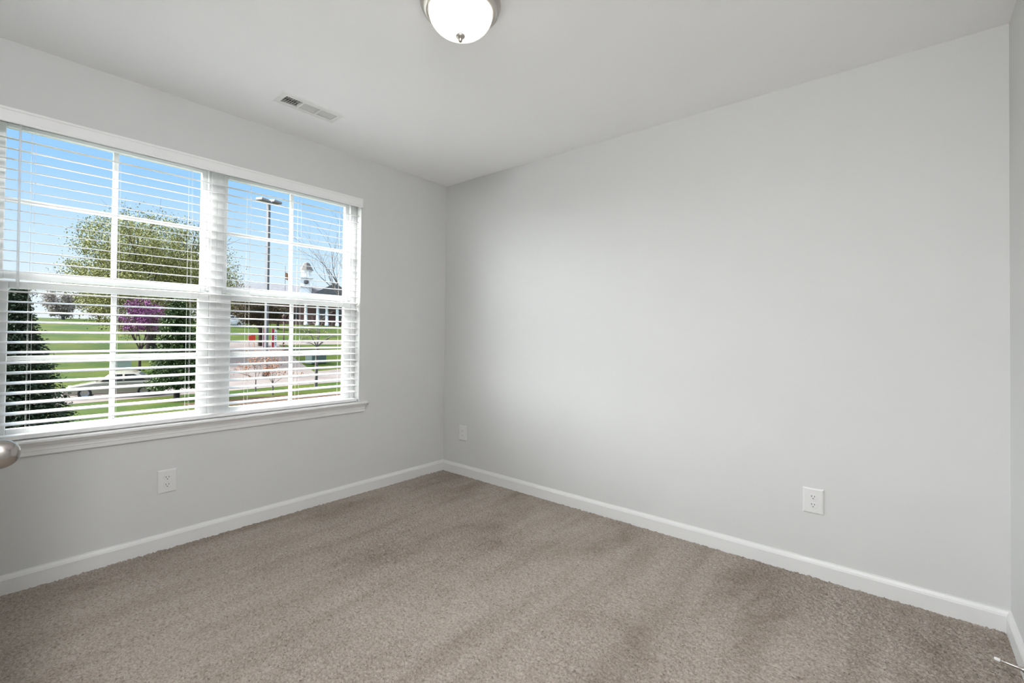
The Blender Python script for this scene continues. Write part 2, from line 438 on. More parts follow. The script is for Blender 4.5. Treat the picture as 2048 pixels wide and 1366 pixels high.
# baseboards (ogee-topped profile), mitred at the corners
BH = 0.0840
bprof = [(0, -0.010), (0.014, -0.010), (0.014, 0.062), (0.0125, 0.066), (0.0115, 0.070), (0.0075, 0.0775), (0.0055, 0.0805), (0.0050, 0.084), (0, 0.084)]
def base(name, A, B, n, kA, kB):
    return struct(MB().extrude(bprof, A, B, n, (0, 0, 1), kA, kB).build(name, M['trim']))
base('baseboard_west', (0, LY, 0), (0, 0, 0), (1, 0, 0), 1, 1)
base('baseboard_north', (0, 0, 0), (LX, 0, 0), (0, -1, 0), 1, 1)
base('baseboard_east', (LX, 0, 0), (LX, EY, 0), (-1, 0, 0), 1, 0)
base('baseboard_south', (DX0-0.07, LY, 0), (0, LY, 0), (0, 1, 0), 0, 1)

# door casing + ajar door with the knob at the left edge of the view
cs = MB()
for a, b in (((DX0-0.07, 0), (DX0, 2.12)), ((DX1, 0), (DX1+0.07, 2.12)), ((DX0, 2.05), (DX1, 2.12))):
    cs.box((a[0], LY, a[1]), (b[0], LY+0.015, b[1]))
struct(cs.build('trim_3', M['trim'], bevel=0.004))
ang = math.radians(25)
nrm = Vector((math.sin(ang), math.cos(ang), 0)); tdir = Vector((math.cos(ang), -math.sin(ang), 0))
K = Vector((1.795, -2.6590, 0.939))
face = K - nrm*0.056
door = bpy.data.objects.new('door_1', None); COL.objects.link(door)
hinge = face + tdir*0.70
door.location = (hinge.x, hinge.y, 0); door['kind'] = 'structure'
# local frame: x runs from hinge to free edge, y towards the room
DM = Matrix.Translation((0, 0, 0)) @ Matrix((( -tdir.x, nrm.x, 0), (-tdir.y, nrm.y, 0), (0, 0, 1))).to_4x4()
lf = MB().box((0, -0.035, 0.012), (0.762, -0.004, 2.03), DM)
for zz in ((0.20, 0.92), (1.08, 1.90)):
    lf.bbox((0.11, -0.006, zz[0]), (0.652, 0.0, zz[1]), 0.003, DM)
lf.box((0, -0.006, 0.012), (0.11, 0, 2.03), DM).box((0.652, -0.006, 0.012), (0.762, 0, 2.03), DM)
lf.build('door_leaf', M['door'], door)
KM = Matrix.Translation(Vector((K.x, K.y, K.z)) - Vector((hinge.x, hinge.y, 0))) @ Vector((0, 0, 1)).rotation_difference(nrm).to_matrix().to_4x4()
rk = 0.0265
prof = [(0.0, 0.0285), (0.007, 0.0283), (0.0125, 0.0265), (0.0185, 0.0225), (0.0235, 0.015), (0.026, 0.007), (rk, 0.0), (0.0258, -0.007), (0.0235, -0.013), (0.019, -0.0185), (0.0145, -0.0225), (0.0115, -0.027), (0.011, -0.040), (0.0115, -0.046), (0.024, -0.047), (0.030, -0.0495), (0.032, -0.053), (0.032, -0.056), (0.0, -0.056)]
kn = MB().lathe(prof, 64, KM).build('door_knob', M['knobm'], door)
kn.modifiers.new('sub', 'SUBSURF').levels = 1; kn.modifiers['sub'].render_levels = 2

# ------------------------------------------------------------------ windows
def window(name, yc):
    root = bpy.data.objects.new(name, None); COL.objects.link(root)
    root.location = (-0.11, yc, 0.66); root['kind'] = 'structure'
    X = lambda x: x + 0.11
    Z = lambda z: z - 0.66
    hw = 0.4555
    f = MB()
    zb, zt = 0.655, 2.130
    for a, b in (((-hw, zb), (-0.425, zt)), ((0.425, zb), (hw, zt)), ((-0.425, zb), (0.425, 0.680)), ((-0.425, 2.108), (0.425, zt))):
        f.bbox((X(-0.150), a[0], Z(a[1])), (X(-0.062), b[0], Z(b[1])), 0.002)
    # inner stops beside the upper sash track
    for sgn in (-1, 1):
        f.bbox((X(-0.100), min(sgn*0.425, sgn*0.413), Z(1.40)), (X(-0.070), max(sgn*0.425, sgn*0.413), Z(2.108)), 0.0015)
    f.build('frame', M['vinyl'], root)
    def sash(nm, x0, x1, gw, z0, z1, r0, r1, ow, xg):
        s_ = MB()
        s_.bbox((X(x0), -ow, Z(z0-r0)), (X(x1), -gw, Z(z1+r1)), 0.003)
        s_.bbox((X(x0), gw, Z(z0-r0)), (X(x1), ow, Z(z1+r1)), 0.003)
        s_.bbox((X(x0), -gw, Z(z0-r0)), (X(x1), gw, Z(z0)), 0.003)
        s_.bbox((X(x0), -gw, Z(z1)), (X(x1), gw, Z(z1+r1)), 0.003)
        so = s_.build(nm, M['vinyl'], root)
        p = MB().box((X(xg-0.002), -gw-0.004, Z(z0-0.004)), (X(xg+0.002), gw+0.004, Z(z1+0.004)))
        p.build('pane', M['glass'], so)
        zm = (z0+z1)/2
        m_ = MB().bbox((X(xg-0.007), -0.011, Z(z0)), (X(xg+0.007), 0.011, Z(z1)), 0.002)
        m_.bbox((X(xg-0.0065), -gw, Z(zm-0.011)), (X(xg+0.0065), gw, Z(zm+0.011)), 0.002)
        m_.build('muntin', M['vinyl'], so)
        return so
    sash('upper_sash', -0.128, -0.100, 0.387, 1.428, 2.086, 0.036, 0.020, 0.4247, -0.112)
    sash('lower_sash', -0.099, -0.072, 0.371, 0.709, 1.348, 0.028, 0.038, 0.4247, -0.087)
    return root
window('window_1', -2.190)
window('window_2', -1.279)
# stool and apron
sp = [(-0.062, 0), (-0.062, 0.018), (0.026, 0.018), (0.0315, 0.0165), (0.0345, 0.013), (0.0355, 0.009), (0.0345, 0.005), (0.0315, 0.0015), (0.026, 0)]
st = MB().extrude(sp, (0, WY0, 0.645), (0, WY1, 0.645), (1, 0, 0), (0, 0, 1))
sp2 = [(max(p, 0.0), q) for p, q in sp]
st.extrude(sp2, (0, WY0-0.062, 0.645), (0, WY0, 0.645), (1, 0, 0), (0, 0, 1))
st.extrude(sp2, (0, WY1, 0.645), (0, WY1+0.062, 0.645), (1, 0, 0), (0, 0, 1))
struct(st.build('trim_1', M['trim']))
ap = [(0, 0), (0.010, 0), (0.012, 0.004), (0.012, 0.020), (0.0135, 0.024), (0.0125, 0.028), (0.0140, 0.036), (0.0185, 0.045), (0.0235, 0.0495), (0.025, 0.056), (0, 0.056)]
struct(MB().extrude(ap, (0, WY0-0.030, 0.589), (0, WY1+0.030, 0.589), (1, 0, 0), (0, 0, 1), -1.0, -1.0).build('trim_2', M['trim']))

# ------------------------------------------------------------------ blind
bl = thing('window_blind', 'long white horizontal slat blind with its slats open, hanging across both window units', 'window blind', (0, -1.737, 2.13))
B0 = Vector((0, -1.737, 2.13))
def bx(a, b, r=0.002, mb=None):
    return (mb or MB()).bbox(tuple(Vector(a)-B0), tuple(Vector(b)-B0), r)
yl, yr = -2.640, -0.834
vp = [(0.026, 0.0), (0.0335, 0.0), (0.036, 0.003), (0.036, 0.010), (0.0335, 0.013), (0.0335, 0.052), (0.036, 0.055), (0.036, 0.063), (0.033, 0.066), (0.026, 0.066)]
v = MB().extrude(vp, Vector((0, -2.656, 2.069))-B0, Vector((0, -0.832, 2.069))-B0, (1, 0, 0), (0, 0, 1))
bx((0.0005, -2.656, 2.069), (0.027, -2.646, 2.135), 0.001, v); bx((0.0005, -0.842, 2.069), (0.027, -0.832, 2.135), 0.001, v)
v.build('valance', M['blind'], bl)
bx((-0.056, yl, 2.098), (-0.006, yr, 2.134)).build('headrail', M['blind'], bl)
tilt = math.radians(8.8)
XS = -0.031
nsl = 29
first = None
for k in range(nsl):
    z = 0.7375 + 0.0457*k
    if first is None:
        s_ = MB()
        prof = []
        n = 6
        for i in range(n+1):
            u = -0.025 + 0.05*i/n
            prof.append((u, 0.0012*(1-(u/0.025)**2) + 0.0014))
        for i in range(n, -1, -1):
            u = -0.025 + 0.05*i/n
            prof.append((u, 0.0012*(1-(u/0.025)**2) - 0.0014))
        ca, sa = math.cos(tilt), math.sin(tilt)
        s_.extrude(prof, (0, -(yr-yl)/2, 0), (0, (yr-yl)/2, 0), (ca, 0, -sa), (sa, 0, ca))
        first = s_.build('slat', M['blind'], bl)
        o = first
    else:
        o = first.copy(); COL.objects.link(o)
    o.location = Vector((XS, (yl+yr)/2, z)) - B0
bx((XS-0.026, yl, 0.6665), (XS+0.026, yr, 0.687), 0.003).build('bottom_rail', M['blind'], bl)
for yc in (-2.500, -2.195, -1.880, -1.575, -1.262, -0.962):
    l = MB()
    for dx, dz in ((0.0262, -0.004), (-0.0262, 0.004)):
        l.tube([Vector((XS+dx, yc, 0.676))-B0, Vector((XS+dx, yc, 2.10))-B0], 0.00055, 6)
    l.build('ladder_cord', M['cord'], bl)
    MB().tube([Vector((XS, yc+0.012, 0.672))-B0, Vector((XS, yc+0.012, 2.10))-B0], 0.0006, 6).build('lift_cord', M['cord'], bl)
wd = MB().tube([Vector((0.006, -2.538, 1.340))-B0, Vector((0.006, -2.538, 1.348))-B0, Vector((0.006, -2.538, 1.385))-B0, Vector((0.006, -2.538, 1.392))-B0, Vector((0.006, -2.540, 2.075))-B0], [0.0048, 0.0064, 0.0064, 0.0052, 0.0048], 6, False)
wd.tube([Vector((0.006, -2.540, 2.07))-B0, Vector((0.000, -2.540, 2.095))-B0, Vector((-0.012, -2.540, 2.105))-B0], 0.0022, 6)
wd.build('tilt_wand', M['wand'], bl)

# ------------------------------------------------------------------ ceiling light
LC = Vector((1.7195, -1.4775, H))
cl = thing('ceiling_light', 'round flush-mount ceiling light with frosted glass bowl, brushed nickel pan and finial, lit', 'ceiling light', LC)
pan = [(0.0, -0.001), (0.148, -0.001), (0.1545, -0.002), (0.1555, -0.006), (0.1545, -0.012), (0.150, -0.018), (0.1465, -0.022), (0.1475, -0.026), (0.1465, -0.031), (0.140, -0.0355), (0.132, -0.0385), (0.1265, -0.039), (0.1248, -0.037), (0.1243, -0.028)]
MB().lathe(pan, 96).build('pan', M['nickel'], cl)
bowl = [(0.1235, -0.028), (0.1230, -0.038)]
for i in range(1, 15):
    a = PI/2*i/14
    bowl.append((0.1230*math.cos(a)**0.92 if i < 14 else 0.0, -0.038 - 0.087*math.sin(a)))
MB().lathe(bowl, 96).build('glass_bowl', M['bowl'], cl)
fin = [(0.0, -0.1235), (0.0160, -0.1240), (0.0172, -0.1265), (0.0165, -0.1300), (0.0125, -0.1345), (0.0085, -0.1380), (0.0065, -0.1400), (0.0072, -0.1435), (0.0062, -0.1480), (0.0035, -0.1510), (0.0, -0.1518)]
MB().lathe(fin, 32).build('finial', M['nickel'], cl)

el = copy_tree(cl)  # unseen copy of the fixture, added to brighten the room
el.location = (2.93, -2.90, H)
tag(el, 'added fill light in a copied ceiling fixture, unseen behind the viewpoint', 'ceiling light')
for ch in el.children:
    if ch.name.startswith('glass_bowl'):
        ch.data = ch.data.copy(); ch.data.materials[0] = M['bowl_fill']

# ------------------------------------------------------------------ ceiling register
vr = thing('air_vent', 'white rectangular three-bank air register on the ceiling near the window wall', 'air vent', (0.4425, -1.44, H))
hx, hy = 0.076, 0.182
banks = [(-0.147, -0.055), (-0.046, 0.046), (0.055, 0.147)]
bw = 0.040
f = MB()
def frust(mb, x0, y0, x1, y1, inset, t):
    vs = [(x0, y0, 0), (x1, y0, 0), (x1, y1, 0), (x0, y1, 0), (x0+inset, y0+inset, -t), (x1-inset, y0+inset, -t), (x1-inset, y1-inset, -t), (x0+inset, y1-inset, -t)]
    return vs
t = 0.005
xs = [-hx, -hx+0.006, -bw, bw, hx-0.006, hx]
ys = [-hy, -hy+0.006] + [q for b in banks for q in b] + [hy-0.006, hy]
vs = []; fs = []
for j, yy in enumerate(ys):
    for i, xx in enumerate(xs):
        edge = i in (0, len(xs)-1) or j in (0, len(ys)-1)
        vs.append((xx, yy, 0 if edge else -t))
nx = len(xs)
for j in range(len(ys)-1):
    for i in range(nx-1):
        if i == 2 and j in (2, 4, 6): continue
        fs.append((j*nx+i, (j+1)*nx+i, (j+1)*nx+i+1, j*nx+i+1))
f.add(vs, fs)
for b in banks:   # inner lips of each bank
    f.box((-bw-0.001, b[0]-0.001, -t+0.0002), (-bw, b[1]+0.001, 0.02)).box((bw, b[0]-0.001, -t+0.0002), (bw+0.001, b[1]+0.001, 0.02))
    f.box((-bw, b[0]-0.001, -t+0.0002), (bw, b[0], 0.02)).box((-bw, b[1], -t+0.0002), (bw, b[1]+0.001, 0.02))
for sy in (-1, 1):
    f.lathe([(0.0, -0.0025), (0.003, -0.002), (0.004, 0)], 12, Matrix.Translation((0, sy*0.166, -t)))
f.build('cover_plate', M['vent'], vr)
for bi, b in enumerate(banks):
    lv = MB()
    if bi == 1:
        n = 9
        for k in range(n):
            xx = -bw + (k+0.5)*2*bw/n
            R = Matrix.Translation((xx, 0, 0.003)) @ Matrix.Rotation(math.radians(-38), 4, 'Y')
            lv.box((-0.0055, b[0], -0.0005), (0.0055, b[1], 0.0005), R)
    else:
        n = 7
        for k in range(n):
            yy = b[0] + (k+0.5)*(b[1]-b[0])/n
            R = Matrix.Translation((0, yy, 0.003)) @ Matrix.Rotation(math.radians(52 if bi == 0 else -42), 4, 'X')
            lv.box((-bw, -0.0075, -0.0005), (bw, 0.0075, 0.0005), R)
        lv.box((-0.002, b[0], 0.006), (0.002, b[1], 0.012))
    lv.build('louvre_bank', M['vent'], vr)
d = MB()
d.box((-0.047, -0.159, 0.10), (0.047, 0.159, 0.104))
for q in (((-0.0475, -0.16, 0.0), (-0.0465, 0.16, 0.104)), ((0.0465, -0.16, 0.0), (0.0475, 0.16, 0.104)), ((-0.0465, -0.16, 0.0), (0.0465, -0.159, 0.104)), ((-0.0465, 0.159, 0.0), (0.0465, 0.16, 0.104))):
    d.box(*q)
d.build('duct_box', M['duct'], vr)

# ------------------------------------------------------------------ outlets (face looks along local -y)
def make_outlet():
    root = thing('outlet', '', 'outlet')
    W2, H2, D = 0.0435, 0.0615, 0.0065
    p = MB()
    rings = [(0, 0.0), (0.0005, -0.0025), (0.0022, -0.0050), (0.0065, -0.0065)]
    vs = []
    for ins, yy in rings:
        vs += [(-W2+ins, yy, -H2+ins), (W2-ins, yy, -H2+ins), (W2-ins, yy, H2-ins), (-W2+ins, yy, H2-ins)]
    fs = [(r*4+i, r*4+(i+1) % 4, (r+1)*4+(i+1) % 4, (r+1)*4+i) for r in range(3) for i in range(4)] + [(12, 13, 14, 15)]
    p.add(vs, fs)
    p.build('cover_plate', M['plate'], root)
    MB().lathe([(0, 0.0012), (0.0022, 0.0010), (0.003, 0)], 14, Matrix.Translation((0, -D, 0)) @ Matrix.Rotation(PI/2, 4, 'X')).build('screw', M['plate'], root)
    for sz in (1, -1):
        cz = sz*0.0195
        pts = []
        for k in range(40):
            a = 2*PI*k/40
            x, z = 0.0172*math.cos(a), 0.0172*math.sin(a)
            pts.append((x, max(-0.0140, min(0.0140, z))))
        vs = [(x, -D, cz+z) for x, z in pts] + [(x, -D-0.0014, cz+z) for x, z in pts] + [(x*0.95, -D-0.002, cz+z*0.95) for x, z in pts]
        n = 40
        fs = [(r*n+i, r*n+(i+1) % n, (r+1)*n+(i+1) % n, (r+1)*n+i) for r in range(2) for i in range(n)] + [tuple(range(2*n, 3*n))]
        rc = MB().add(vs, fs).build('receptacle', M['plate'], root)
        for sx, hh in ((-1, 0.0042), (1, 0.0034)):
            MB().box((sx*0.0064-0.0012, -D-0.0023, cz+0.0035-hh), (sx*0.0064+0.0012, -D-0.0019, cz+0.0035+hh)).build('slot', M['slot'], rc)
        g = []
        for k in range(16):
            a = 2*PI*k/16
            g.append((0.0026*math.cos(a), 0.0026*max(-0.6, math.sin(a))))
        vs = [(x, -D-0.0023, cz-0.0075+z) for x, z in g] + [(x, -D-0.0019, cz-0.0075+z) for x, z in g]
        MB().add(vs, [tuple(range(16))] + [(i, (i+1) % 16, 16+(i+1) % 16, 16+i) for i in range(16)]).build('ground_hole', M['slot'], rc)
    return root
o1 = make_outlet()
outs = [((0.0, -1.969, 0.3565), PI/2, 'white duplex outlet low on the window wall, beneath the left half of the window'),
        ((0.2425, 0.0, 0.3440), 0.0, 'white duplex outlet low on the long bare wall, beside the far room corner'),
        ((2.6945, 0.0, 0.3640), 0.0, 'white duplex outlet low on the long bare wall, far from the window at the right')]
for i, (l, rz, lab) in enumerate(outs):
    o = o1 if i == 0 else copy_tree(o1)
    o.location = l; o.rotation_euler.z = rz
    tag(o, lab, 'outlet', 'duplex wall outlets')

# ------------------------------------------------------------------ door stop on the east baseboard
ds = thing('door_stop', 'metal rod door stop with white rubber tip on the baseboard at bottom right', 'door stop', (LX-0.0135, -0.392, 0.055))
DM2 = Matrix.Rotation(-PI/2, 4, 'Y') @ Matrix.Identity(4)
tipv = Vector((-0.066, 0.008, 0.004))
DM2 = Vector((0, 0, 1)).rotation_difference(tipv).to_matrix().to_4x4()
MB().lathe([(0.0, -0.0005), (0.0125, -0.0005), (0.0125, 0.002), (0.010, 0.005), (0.0062, 0.010), (0.0048, 0.022), (0.0037, 0.045), (0.0032, 0.062), (0.0, 0.062)], 24, DM2).build('rod', M['nickel'], ds)
MB().lathe([(0.0, 0.060), (0.0052, 0.060), (0.0058, 0.062), (0.0058, 0.071), (0.0048, 0.0745), (0.0, 0.0755)], 24, DM2).build('rubber_tip', M['rubber'], ds)

# ================================================================== OUTDOORS
G0 = -2.743
def ground(x, y=0.0):
    d = -x
    if d < 37.8: return G0
    if d < 84.0: return G0 + 0.11*(d-37.8)
    return 2.339 + 0.045*(min(d, 100.0)-84.0)
rng = np.random.default_rng(7)
def rolling(x, y):
    return 0.0
# lawn
xs = [-0.16, -4, -10, -16, -20, -24, -28, -30, -34, -37.8, -42, -48, -54, -60, -66, -72, -80, -84, -100, -120, -160, -220]
ys = list(range(-60, 161, 10))
vs = [(x, y, ground(x)) for x in xs for y in ys]
ny = len(ys)
fs = [(i*ny+j, i*ny+j+1, (i+1)*ny+j+1, (i+1)*ny+j) for i in range(len(xs)-1) for j in range(ny-1)]
struct(MB().add(vs, fs).build('lawn', M['grass']))
def patch(name, pts, m, lift):
    # polygon strip between two edges given as list of (xa,ya,xb,yb)
    vs = []; fs = []
    sub = []
    for a, b in zip(pts[:-1], pts[1:]):
        for k in range(12):
            q = k/12
            sub.append(tuple(a[i]*(1-q)+b[i]*q for i in range(4)))
    sub.append(pts[-1])
    W_ = 9
    for s_ in sub:
        for k in range(W_):
            q = k/(W_-1); x = s_[0]*(1-q)+s_[2]*q; y = s_[1]*(1-q)+s_[3]*q
            vs.append((x, y, ground(x)+lift))
    n = len(sub)
    for i in range(n-1):
        for k in range(W_-1):
            fs.append((i*W_+k, i*W_+k+1, (i+1)*W_+k+1, (i+1)*W_+k))
    return struct(MB().add(vs, fs).build(name, m))
patch('street', [(-30.0, -40, -36.6, -40), (-30.4, 0, -36.9, 0), (-31.2, 12, -38.2, 12), (-31.2, 20, -40.5, 23), (-31.0, 60, -39, 60)], M['concrete'], 0.012)
patch('side_street', [(-37.0, 9.0, -37.0, 18.5), (-45.0, 11.8, -45.0, 20.3), (-58.0, 15.0, -58.0, 23.8), (-63.0, 16.5, -63.0, 25.0)], M['concrete'], 0.017)
patch('upper_street', [(-58.2, 15.0, -62.8, 15.0), (-58.4, 40.0, -61.5, 40.0), (-58.4, 80.0, -61.5, 80.0)], M['concrete'], 0.022)
patch('mulch_bed', [(-24.6, 5.5, -26.6, 5.0), (-23.4, 9.0, -26.4, 9.5), (-23.0, 14.0, -25.4, 15.0)], M['mulch'], 0.014)

# --- foliage helpers
def rot_cards(n, size, r, flat=0.0):
    a = r.normal(size=(n, 3)); a /= np.linalg.norm(a, axis=1)[:, None]
    b = r.normal(size=(n, 3)); b -= (b*a).sum(1)[:, None]*a; b /= np.linalg.norm(b, axis=1)[:, None]
    s_ = size*(0.6+0.8*r.random(n))[:, None]
    return a*s_, b*s_*0.7
def branches(mb, base, direc, length, rad, depth, r, spread=0.6, tips=None, upb=0.25, kids=3, seg=5):
    p = Vector(base); d = Vector(direc).normalized(); pts = [p.copy()]; n = 4
    for k in range(n):
        d = (d + Vector(r.normal(size=3)*0.12) + Vector((0, 0, upb*0.15))).normalized()
        p = p + d*length/n; pts.append(p.copy())
    rads = [rad*(1-0.45*k/n) for k in range(n+1)]
    mb.tube(pts, rads, seg if rad > 0.03 else 4, True, False)
    if tips is not None: tips += [pts[2], pts[3], pts[4]]
    if depth > 0:
        for k in range(kids):
            i = [4, 3, 2, 4, 3][k % 5]
            dd = (d + Vector(r.normal(size=3))*spread + Vector((0, 0, upb))).normalized()
            branches(mb, pts[i], dd, length*(0.58+0.22*r.random()), rads[i]*0.66, depth-1, r, spread, tips, upb, kids, seg)
def crown_tree(name, label, loc, trunk_h, trunk_r, ctr, radii, nclump, nleaf, leaf, mleaf, mbark, seed, clump=0.2, group=None, kids=3, depth=3):
    r = np.random.default_rng(seed)
    root = thing(name, label, 'tree', loc, 0, group)
    b = MB()
    b.tube([(0, 0, -0.3), (0.02, 0.01, trunk_h*0.5), (0, 0, trunk_h)], [trunk_r*1.25, trunk_r, trunk_r*0.85], 10)
    cc = Vector(ctr)
    for k in range(7):
        a = 2*PI*k/7 + 0.4*r.random()
        tgt = cc + Vector((radii[0]*0.7*math.cos(a), radii[1]*0.7*math.sin(a), radii[2]*(0.1+0.7*r.random())))
        dd = tgt - Vector((0, 0, trunk_h))
        branches(b, (0, 0, trunk_h*(0.8+0.2*r.random())), dd, dd.length*0.6, trunk_r*0.5, depth, r, 0.5, None, 0.2, kids)
    b.build('trunk', mbark, root)
    # clumps of leaves
    u = r.normal(size=(nclump, 3)); u /= np.linalg.norm(u, axis=1)[:, None]
    rad = r.random(nclump)**0.40
    cl_ = np.array(ctr) + u*rad[:, None]*np.array(radii)
    sz = clump*np.mean(radii)*(0.6+0.8*r.random(nclump))
    per = max(1, nleaf//nclump)
    C = np.repeat(cl_, per, 0) + r.normal(size=(nclump*per, 3))*np.repeat(sz, per)[:, None]*0.6
    U, V = rot_cards(len(C), leaf, r)
    MB().quads(C, U, V).build('foliage', mleaf, root)
    return root
def conifer(name, label, loc, h, R, z0, n, size, m, seed, group=None, droop=0.35, power=0.85):
    r = np.random.default_rng(seed)
    root = thing(name, label, 'tree', loc, 0, group)
    MB().tube([(0, 0, -0.2), (0, 0, h*0.5), (0, 0, h*0.97)], [R*0.11, R*0.07, 0.01], 8).build('trunk', M['bark'], root)
    f_ = MB(); Cs = []; Us = []; Vs = []
    nb = int(n/26)
    for k in range(nb):
        q = r.random()**1.25
        z = z0 + (h-z0)*q
        L = R*((1-q)**power)*(0.75+0.4*r.random()) + 0.05
        a = 2*PI*r.random()
        tt = np.sort(r.random(26))**0.7
        x = np.cos(a)*L*tt; y = np.sin(a)*L*tt
        zz = z - droop*L*tt**1.5 + 0.18*L*tt**3
        P = np.stack([x, y, zz], 1) + r.normal(size=(26, 3))*np.array([0.05, 0.05, 0.04])*(0.4+R)
        U, V = rot_cards(26, size, r)
        out_ = np.stack([np.full(26, np.cos(a)), np.full(26, np.sin(a)), np.full(26, -0.25)], 1)*size*0.7
        Cs.append(P); Us.append(U*0.6+out_); Vs.append(V)
    f_.quads(np.concatenate(Cs), np.concatenate(Us), np.concatenate(Vs))
    f_.build('foliage', m, root)
    return root

conifer('spruce_tree', 'dark spruce at the far left of the view, nearest tree outside the left window', (-22.2, -1.25, G0), 5.4, 1.75, 0.15, 46000, 0.038, M['spruce'], 3, power=1.05)
conifer('holly_tree', 'dark green pyramidal evergreen hiding the rear of the beige sedan, outside the left window', (-29.0, 5.5, G0), 5.7, 1.45, 0.75, 32000, 0.042, M['holly'], 4, droop=0.2, power=0.6)
crown_tree('spring_tree', 'large round-crowned tree with pale new spring leaves, rising above the left window view', (-54.9, 9.9, ground(-54.9)), 2.6, 0.42, (0.3, 0.2, 7.4), (6.0, 7.2, 6.0), 560, 90000, 0.050, M['springleaf'], M['bark'], 11, 0.13)
crown_tree('redbud_tree', 'small redbud tree covered in purple pink blossom, in front of the large spring tree', (-43.5, 6.69, ground(-43.5)), 1.9, 0.10, (0, 0.1, 4.42), (1.42, 1.75, 1.3), 70, 3200, 0.042, M['redbud'], M['bark'], 12, 0.2)
crown_tree('brown_tree', 'broad olive brown tree with a dark trunk on the grass behind the street lamp', (-57.7, 21.4, ground(-57.7)), 2.3, 0.24, (0, 0, 4.3), (2.5, 2.9, 1.7), 110, 16000, 0.05, M['brownleaf'], M['bark'], 13, 0.22)
crown_tree('russet_tree', 'dark reddish tree in front of the brick building, left of its white columns', (-78, 32.2, ground(-78)), 1.4, 0.2, (0, 0, 3.4), (2.2, 2.5, 2.2), 80, 9000, 0.07, M['russet'], M['bark'], 14, 0.22)
far = [(-93, 7.5, 3.4, 2.3, 'haze', 'pale leafless tree on the hill crest, nearest the spruce'),
       (-96, 12.0, 4.2, 2.6, 'haze', 'pale leafless tree on the hill crest, below the left half of the spring tree'),
       (-92, 17.5, 3.2, 2.2, 'haze', 'pale leafless tree on the hill crest, behind the trunk of the spring tree'),
       (-97, 34.0, 3.2, 3.0, 'brownleaf', 'low brownish tree on the hill crest, behind the white car')]
for k, (x, y, hh, rr, mm, lab) in enumerate(far):
    crown_tree('hill_tree', lab, (x, y, ground(x)), 1.0, 0.2, (0, 0, hh*0.75), (rr*0.8, rr, hh*0.6), 70, 7000, 0.075, M[mm], M['greybark'], 20+k, 0.22, 'trees on the hill crest', 2, 2)

def bare_tree(name, label, loc, trunk, r0, prim, depth, seed, mbark, kids=3, spread=0.42, upb=0.12, buds=None, budn=0, buds_size=0.03):
    r = np.random.default_rng(seed)
    root = thing(name, label, 'tree', loc)
    b = MB(); tips = []
    b.tube([(0, 0, -0.2), (trunk[0]*0.5, trunk[1]*0.5, trunk[2]*0.5), trunk], [r0*1.2, r0, r0*0.85], 8)
    for (d, L, rr) in prim:
        branches(b, trunk, d, L, rr, depth, r, spread, tips, upb, kids)
    b.build('branches', mbark, root)
    if buds:
        P = np.array([tuple(t_) for t_ in tips]); P = P[r.integers(0, len(P), budn)] + r.normal(size=(budn, 3))*0.06
        U, V = rot_cards(budn, buds_size, r)
        MB().quads(P, U, V).build('buds', buds, root)['kind'] = 'stuff'
    return root
bare_tree('bare_tree', 'tall leafless tree with grey branches reaching in from the right edge of the right window', (-24.0, 13.9, G0), (0.1, -0.1, 5.2), 0.19,
          [((-0.5, -1.25, 1.0), 2.5, 0.06), ((-0.4, -1.0, 1.7), 2.7, 0.07), ((-0.3, -0.55, 2.0), 3.0, 0.08), ((0.4, 0.3, 2.0), 3.2, 0.09), ((0.5, 1.0, 1.3), 2.6, 0.07), ((-0.4, -1.3, 0.25), 2.0, 0.045), ((-0.8, 0.5, 1.5), 2.6, 0.07)],
          4, 31, M['greybark'], 3, 0.36, 0.22)
bare_tree('sapling', 'thin-trunked leafless street tree with fine twigs, in front of the green utility cabinet', (-28.7, 13.65, G0), (0.02, 0.05, 2.9), 0.10,
          [((0.4, 0.9, 1.4), 1.2, 0.045), ((0.3, -0.8, 1.3), 1.2, 0.045), ((-0.5, 0.1, 1.6), 1.3, 0.05), ((0.1, 0.3, 2.0), 1.3, 0.05), ((0.2, -1.2, 0.6), 0.9, 0.03), ((0.1, 1.2, 0.6), 0.9, 0.03)],
          3, 32, M['greybark'], 3, 0.5, 0.15, M['haze'], 260, 0.02)
bare_tree('budding_tree', 'slender young tree with orange red buds, left one of the pair by the street', (-29.5, 9.97, G0), (0.0, 0.0, 0.8), 0.04,
          [((0.3, 0.9, 1.2), 0.8, 0.018), ((0.2, -0.9, 1.2), 0.8, 0.018), ((-0.4, 0.2, 1.6), 0.9, 0.02), ((0.1, 0.1, 2.0), 1.0, 0.02), ((0.1, 1.3, 0.6), 0.8, 0.014), ((0.1, -1.2, 0.5), 0.7, 0.014)],
          3, 33, M['greybark'], 3, 0.5, 0.1, M['budleaf'], 900, 0.026)
bare_tree('budding_tree', 'slender young tree with orange red buds, right one of the pair below the street lamp', (-27.0, 10.0, G0), (0.0, 0.0, 0.7), 0.045,
          [((0.2, 0.6, 1.3), 0.8, 0.018), ((0.2, -0.6, 1.3), 0.8, 0.018), ((0.1, 0.1, 2.0), 1.2, 0.02), ((0.1, 1.1, 0.5), 0.7, 0.014), ((0.1, -0.4, 0.6), 0.6, 0.014)],
          3, 34, M['greybark'], 3, 0.4, 0.15, M['budleaf'], 900, 0.026)

